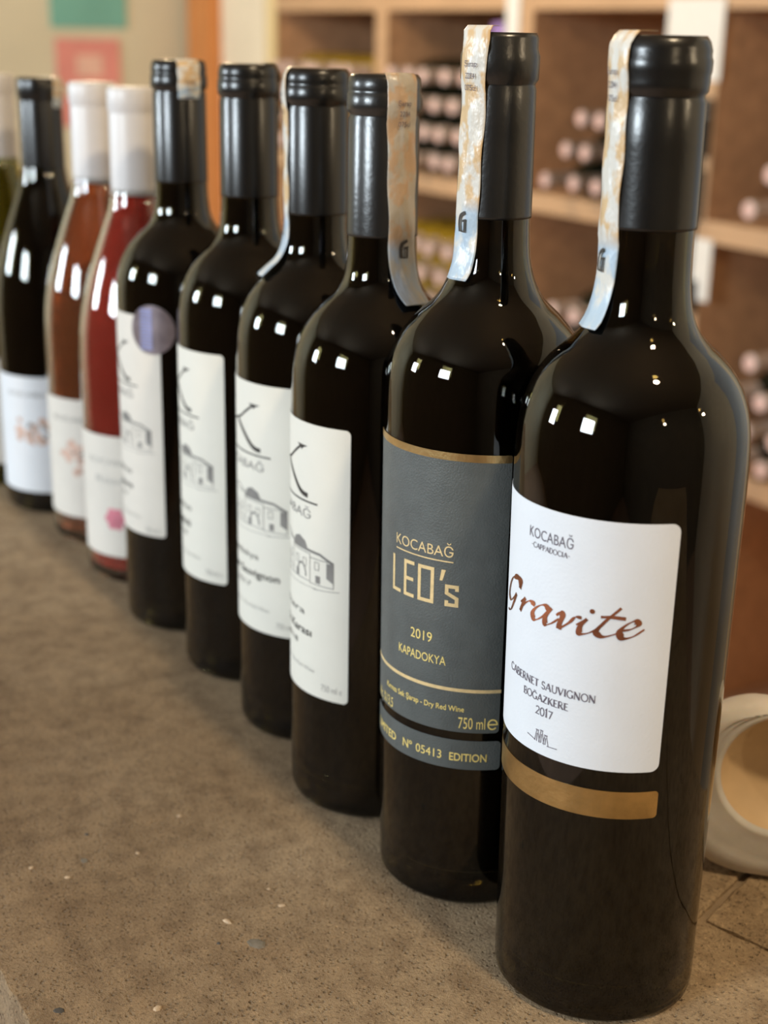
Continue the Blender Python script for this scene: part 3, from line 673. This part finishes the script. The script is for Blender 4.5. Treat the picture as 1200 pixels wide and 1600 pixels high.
fl = Flat(); fl.ribbon([(45.8 * D - 1.6, 81.6)] + arc(45.8 * D, 81.6, 1.75, 2.0, 0, 318, 24)[0:1] + arc(45.8 * D, 81.6, 1.75, 2.0, 0, 318, 24)[1:], .62); w.put(fl, 'lettering', 'yellow_print', lab)
w.lines(lb2, 'yellow_print', [(text, 'LIMITED', -43.5 * D, -17.6 * D, 65.4, 3.3, .07), (text, 'Nº', -10.8 * D, -3.4 * D, 65.5, 3.5, .06), (text, '05413', -.4 * D, 16.6 * D, 65.6, 3.5), (text, 'EDITION', 21.5 * D, 43.2 * D, 65.6, 3.2, .08)])
LEO.strip(b2, -42, -50, 247.0, 12.5, seed=9, loose=1.6)

# ---- the K bottles
def k_label(parent, kind, thc, region, grape, year, right_grape, y0=56, y1=178.4, paper='cream_paper', medal=False):
    D = math.radians(1) * 38.4; w = Wrap(kind.R, thc)
    lab = w.patch('label', -60 * D, 60 * D, y0, y1, 2.2, paper, parent)
    fl = Flat()
    fl.rect(-14, 147.6, -10.6, 168.2); fl.rect(-16.6, 147.2, -8, 148.2); fl.rect(-16.6, 167.6, -8, 168.4)
    fl.ribbon([(-11, 156.5), (2, 160.5), (13.6, 168)], 1.1); fl.add([(10.2, 168.5), (18.4, 168.5), (15.4, 167.5), (13.8, 166.2), (12.6, 167.2)], [(0, 4, 3, 2, 1)])
    fl.ribbon(smooth_prof([(-1.5, 158.8), (5, 154), (12, 148.6), (15, 147.3), (18.4, 147.0)], 4), 2.1)
    fl.rect(-24.5, 143.9, 24.5, 144.7, 24)
    w.put(fl, 'monogram', 'black_ink', lab)
    fl = Flat(); text(fl, 'KOCABAĞ', -20.5, 20.5, 136.8, 3.9)
    w.put(fl, 'lettering', 'sketch_ink', lab)
    fl = Flat()   # line drawing of a stone mansion
    def R4(x0, z0, x1, z1, t=.35): fl.ribbon([(x0, z0), (x1, z0), (x1, z1), (x0, z1)], t, closed=True)
    R4(-32, 109, -14, 121); R4(-14, 109, 6, 124); R4(6, 109, 20, 121.5); R4(20, 108.5, 33, 120)
    fl.ribbon([(-33, 121), (-23, 126.5), (-13, 121)], .5); fl.ribbon([(-14, 124), (-2, 127), (7, 124)], .6)
    fl.add([(6, 122.3), (8, 126.6), (12, 128), (16.5, 126.4), (19, 122.3)], [(0, 1, 2, 3, 4)][:1])
    fl.ribbon([(18, 123), (26, 122.5), (33, 119.5)], 1.2); fl.add([(29.5, 119.4), (33.2, 119.4), (33.2, 110.5), (29.5, 112.5)], [(0, 1, 2, 3)])
    for x in (-29, -24, -19, -11, -5, 1, 9, 15, 23): R4(x, 115.2, x + 2.4, 118.6, .3)
    for x in (-29, -23, 9, 23.5): fl.rect(x, 109.2, x + 2.6, 112.6)
    fl.ribbon(arc(-3, 111.5, 4, 4.2, 0, 180, 10), .5)
    fl.ribbon(arc(13.8, 110.5, 3.4, 5.4, 0, 180, 10), .9)
    for k in range(9): fl.ribbon([(-12 + k * 2.1, 109.4 + (k % 3) * .5), (-10.9 + k * 2.1, 112 + (k % 2))], .28)
    for k in range(7): fl.ribbon([(-31 + k * 2.4, 120 + (k % 2) * .6), (-29.5 + k * 2.4, 122.6)], .3)
    fl.ribbon([(-18, 107), (-2, 105.6), (24, 106.6)], .22); fl.ribbon([(22, 106), (36, 107.4)], .3)
    w.put(fl, 'house_drawing', 'sketch_ink', lab)
    w.lines(lab, 'black_ink', [(text, region, -16.5, 16.5, 92.5, 3.0), (text, grape, -right_grape, right_grape, 83.4, 3.6, .12), (text, year, -5.5, 10.5, 77.4, 2.4)])
    w.lines(lab, 'pale_ink', [(text, 'Kırmızı Sek Şarap - Dry Red Wine', -23, 23, 67.0, 1.8), (text, '750 ml e', 27, 37.5, 60.0, 3.0)])
    return lab
b3 = KB.build((-.0031, .5957), 'dark_glass', 'red_wine', 'charcoal_capsule', 'dark bottle with white K label and brown tax strip facing front, third from the camera')
k_label(b3, KB, -78, 'Ankara', 'Kalecik Karası', '2018', 21)
KB.strip(b3, 28, 40, 227.5, 13.8, material='tax_paper_brown', seed=5)
b4 = KB.build((-.03382, .66630), 'dark_glass', 'red_wine', 'black_capsule', 'dark bottle with white K label and pale strip on its left edge, fourth nearest')
k_label(b4, KB, -70, 'Kapadokya', 'Cabernet Sauvignon', '2017', 29)
KB.strip(b4, -88, -80, 225, 13.0, seed=12)
b5 = KB.build((-.07108, .73372), 'dark_glass', 'red_wine', 'black_capsule', 'dark bottle with narrow visible white label and no medal, fifth from the camera')
k_label(b5, KB, -82, 'Kapadokya', 'Öküzgözü', '2018', 15)
KB.strip(b5, 115, 115, 285, 13.0, seed=14)
b6 = KB.build((-.11486, .80016), 'dark_glass', 'red_wine', 'black_capsule', 'dark bottle with round metallic medal above its white label, sixth from the camera')
k_label(b6, KB, -82, 'Kapadokya', 'Boğazkere', '2017', 17, y0=58, y1=184, paper='warm_paper')
KB.strip(b6, 22, 22, 297, 13.0, seed=15)
w = Wrap(KB.R, -28)
fl = Flat()
for k in range(1, 7):
    pass
V = []; Fc = []; NR, NA = 8, 32
for j in range(NR + 1):
    for k in range(NA): V.append((13.5 * j / NR * math.cos(2 * math.pi * k / NA), 177 + 13.5 * j / NR * math.sin(2 * math.pi * k / NA)))
for j in range(NR):
    for k in range(NA): Fc.append((j * NA + k, (j + 1) * NA + k, (j + 1) * NA + (k + 1) % NA, j * NA + (k + 1) % NA))
fl.add(V, Fc); md = w.put(fl, 'medal', 'medal_foil', b6, off=.5); md['label'] = 'round metallic medal sticker'
md.modifiers.new('thick', 'SOLIDIFY').thickness = .0003
fl = Flat()
for y in np.linspace(166, 187, 12): fl.rect(-7.0, y, .5, y + 1.4, 3)
w.put(fl, 'stripe', 'medal_blue', md, off=.85)

# ---- rose and far bottles
b7 = ROSE.build((-.1527, .874), 'clear_glass', 'rose_wine', 'white_capsule', 'red-pink rose wine bottle with white capsule and pink flower on its label')
w = Wrap(BURG.R, -40); lab = w.patch('label', -42, 42, 18, 96, 2, 'warm_paper', b7)
fl = Flat()
for k in range(6): fl.disc(6 + 4.6 * math.cos(k * 1.047), 43 + 4.6 * math.sin(k * 1.047), 3.0, 12)
fl.disc(6, 43, 2.5, 12); w.put(fl, 'flower_print', 'pink_ink', lab)
w.lines(lab, 'pale_ink', [(text, 'KOCABAĞ', -14, 20, 78, 3.4), (text, 'Rosé', -8, 14, 66, 4)])
def picture(w, lab):
    fl = Flat()
    for k in range(26):
        a = random.uniform(0, 6.28); r = random.random() ** .5
        fl.disc(4 + 15 * r * math.cos(a), 62 + 11 * r * math.sin(a), random.uniform(1.6, 3.4), 10)
    w.put(fl, 'picture_print', 'peach_ink', lab)
    fl = Flat()
    for k in range(10):
        a = random.uniform(0, 6.28); r = random.random() ** .5
        fl.disc(10 + 8 * r * math.cos(a), 62 + 7 * r * math.sin(a), random.uniform(.8, 1.6), 8)
    w.put(fl, 'picture_detail', 'sketch_ink', lab, off=.36)
    w.lines(lab, 'sketch_ink', [(text, 'KOCABAĞ', -14, 22, 86, 3.2)])
b8 = ROSE.build((-.1903, .9430), 'clear_glass', 'pink_wine', 'white_capsule', 'salmon rose wine bottle with white capsule, between the red-pink and black bottles')
w = Wrap(BURG.R, -40); lab = w.patch('label', -44, 44, 20, 101, 2, 'warm_paper', b8); picture(w, lab)
b9 = BURG.build((-.2400, 1.010), 'dark_glass', 'red_wine', 'black_capsule', 'dark sloping-shouldered bottle with black capsule near the left edge')
w = Wrap(BURG.R, -35); lab = w.patch('label', -48, 48, 16, 100, 2, 'white_paper', b9); picture(w, lab)
BURG.strip(b9, 60, 60, 280, 13.0, seed=21)
b10 = BURG.build((-.2890, 1.074), 'green_glass', 'white_wine', 'white_capsule', 'olive green wine bottle with white capsule cut by the left edge')
w = Wrap(BURG.R, -35); lab = w.patch('label', -44, 44, 18, 98, 2, 'warm_paper', b10)

# ------------------------------------------------------------------ whitish holder with a hollow
def holder():
    o = empty('candle_holder', (.1655, .517, 0), math.atan2(-1.0, -.16), 'whitish waxy rounded block with a tan round hollow, behind the nearest bottle', 'candle holder')
    NA = 72; V = []; Fc = []; hz = 49.0
    def outline(a, k=1.0):
        c, s_ = math.cos(a), math.sin(a); n = 3.2
        r = 1 / ((abs(c) / 39.5) ** n + (abs(s_) / 38.8) ** n) ** (1 / n)
        r *= k * (1 + .010 * math.sin(3 * a + 1) + .008 * math.sin(7 * a) + .005 * math.sin(13 * a + 2))
        return r * c, max(.4, 38.9 + r * s_)
    def circ(a, r): return r * math.cos(a), hz + r * math.sin(a)
    def mixp(a, t, r): p, q = outline(a, .93), circ(a, r); return p[0] + (q[0] - p[0]) * t, p[1] + (q[1] - p[1]) * t
    loops = [(-40, lambda a: outline(a, .40)), (-37, lambda a: outline(a, .62)), (-31, lambda a: outline(a, .80)), (-22, lambda a: outline(a, .92)), (-12, lambda a: outline(a, .985)), (-5, lambda a: outline(a, .985)), (-1.5, lambda a: outline(a, .955)), (-.2, lambda a: outline(a, .93)),
             (.6, lambda a: mixp(a, .35, 29)), (-.3, lambda a: mixp(a, .5, 29)), (.7, lambda a: mixp(a, .68, 29)), (-.2, lambda a: mixp(a, .82, 29)), (.9, lambda a: circ(a, 28.6)), (.6, lambda a: circ(a, 27.2)), (-1.2, lambda a: circ(a, 26.0))]
    for d, f in loops:
        for k in range(NA):
            y, z = f(2 * math.pi * k / NA); V.append((d * .001, y * .001, z * .001))
    for j in range(len(loops) - 1):
        for k in range(NA): Fc.append((j * NA + k, j * NA + (k + 1) % NA, (j + 1) * NA + (k + 1) % NA, (j + 1) * NA + k))
    Fc.append(tuple(range(NA - 1, -1, -1)))
    mesh_obj('body', V, Fc, 'wax', o, True)
    V, Fc = lathe([(0, -15), (8, -14.4), (16, -11.5), (22, -7), (25, -3.0), (26.2, -1.0)], 64)
    h = mesh_obj('hollow', [(z * .001, x * .001, (y + hz) * .001) for x, y, z in V], Fc, 'wax_hollow', o, True); h['label'] = 'tan round hollow'
    return o
holder()

# pale chips and dark grains bedded in the counter
def img_ground(x, y):
    d = fw + rr * ((x - 600) / F_PX) - uu * ((y - 800) / F_PX); t = -CAM_H / d.z
    p = d * t; return p.x * UX + p.y * UY, -p.x * UY + p.y * UX
for x, y, a, b_, h, mt, ro in ((355, 1440, .0022, .0011, .0012, 'pebble_pale', .4), (246, 1576, .0014, .0018, .0011, 'pebble_pale', .2), (92, 1579, .0021, .0016, .0006, 'pebble_dark', .8), (342, 1474, .0010, .0008, .0006, 'pebble_dark', 0), (400, 1474, .0042, .0028, .0005, 'pebble_blue', .5), (49, 1356, .0010, .0012, .0008, 'pebble_pale', .3), (136, 1304, .0012, .0010, .0006, 'pebble_dark', .3), (132, 1345, .0020, .0016, .0005, 'pebble_blue', .3), (440, 1415, .0018, .0010, .0007, 'pebble_pale', 1.0), (420, 1389, .0009, .0008, .0006, 'pebble_pale', 1.0), (106, 1371, .0015, .001, .0007, 'pebble_pale', .9), (280, 1275, .0012, .0010, .0006, 'pebble_pale', .9), (215, 1333, .001, .001, .0006, 'pebble_pale', .2)):
    u_, m_ = img_ground(x, y); pebble(u_, m_, a, b_, h, mt, ro)
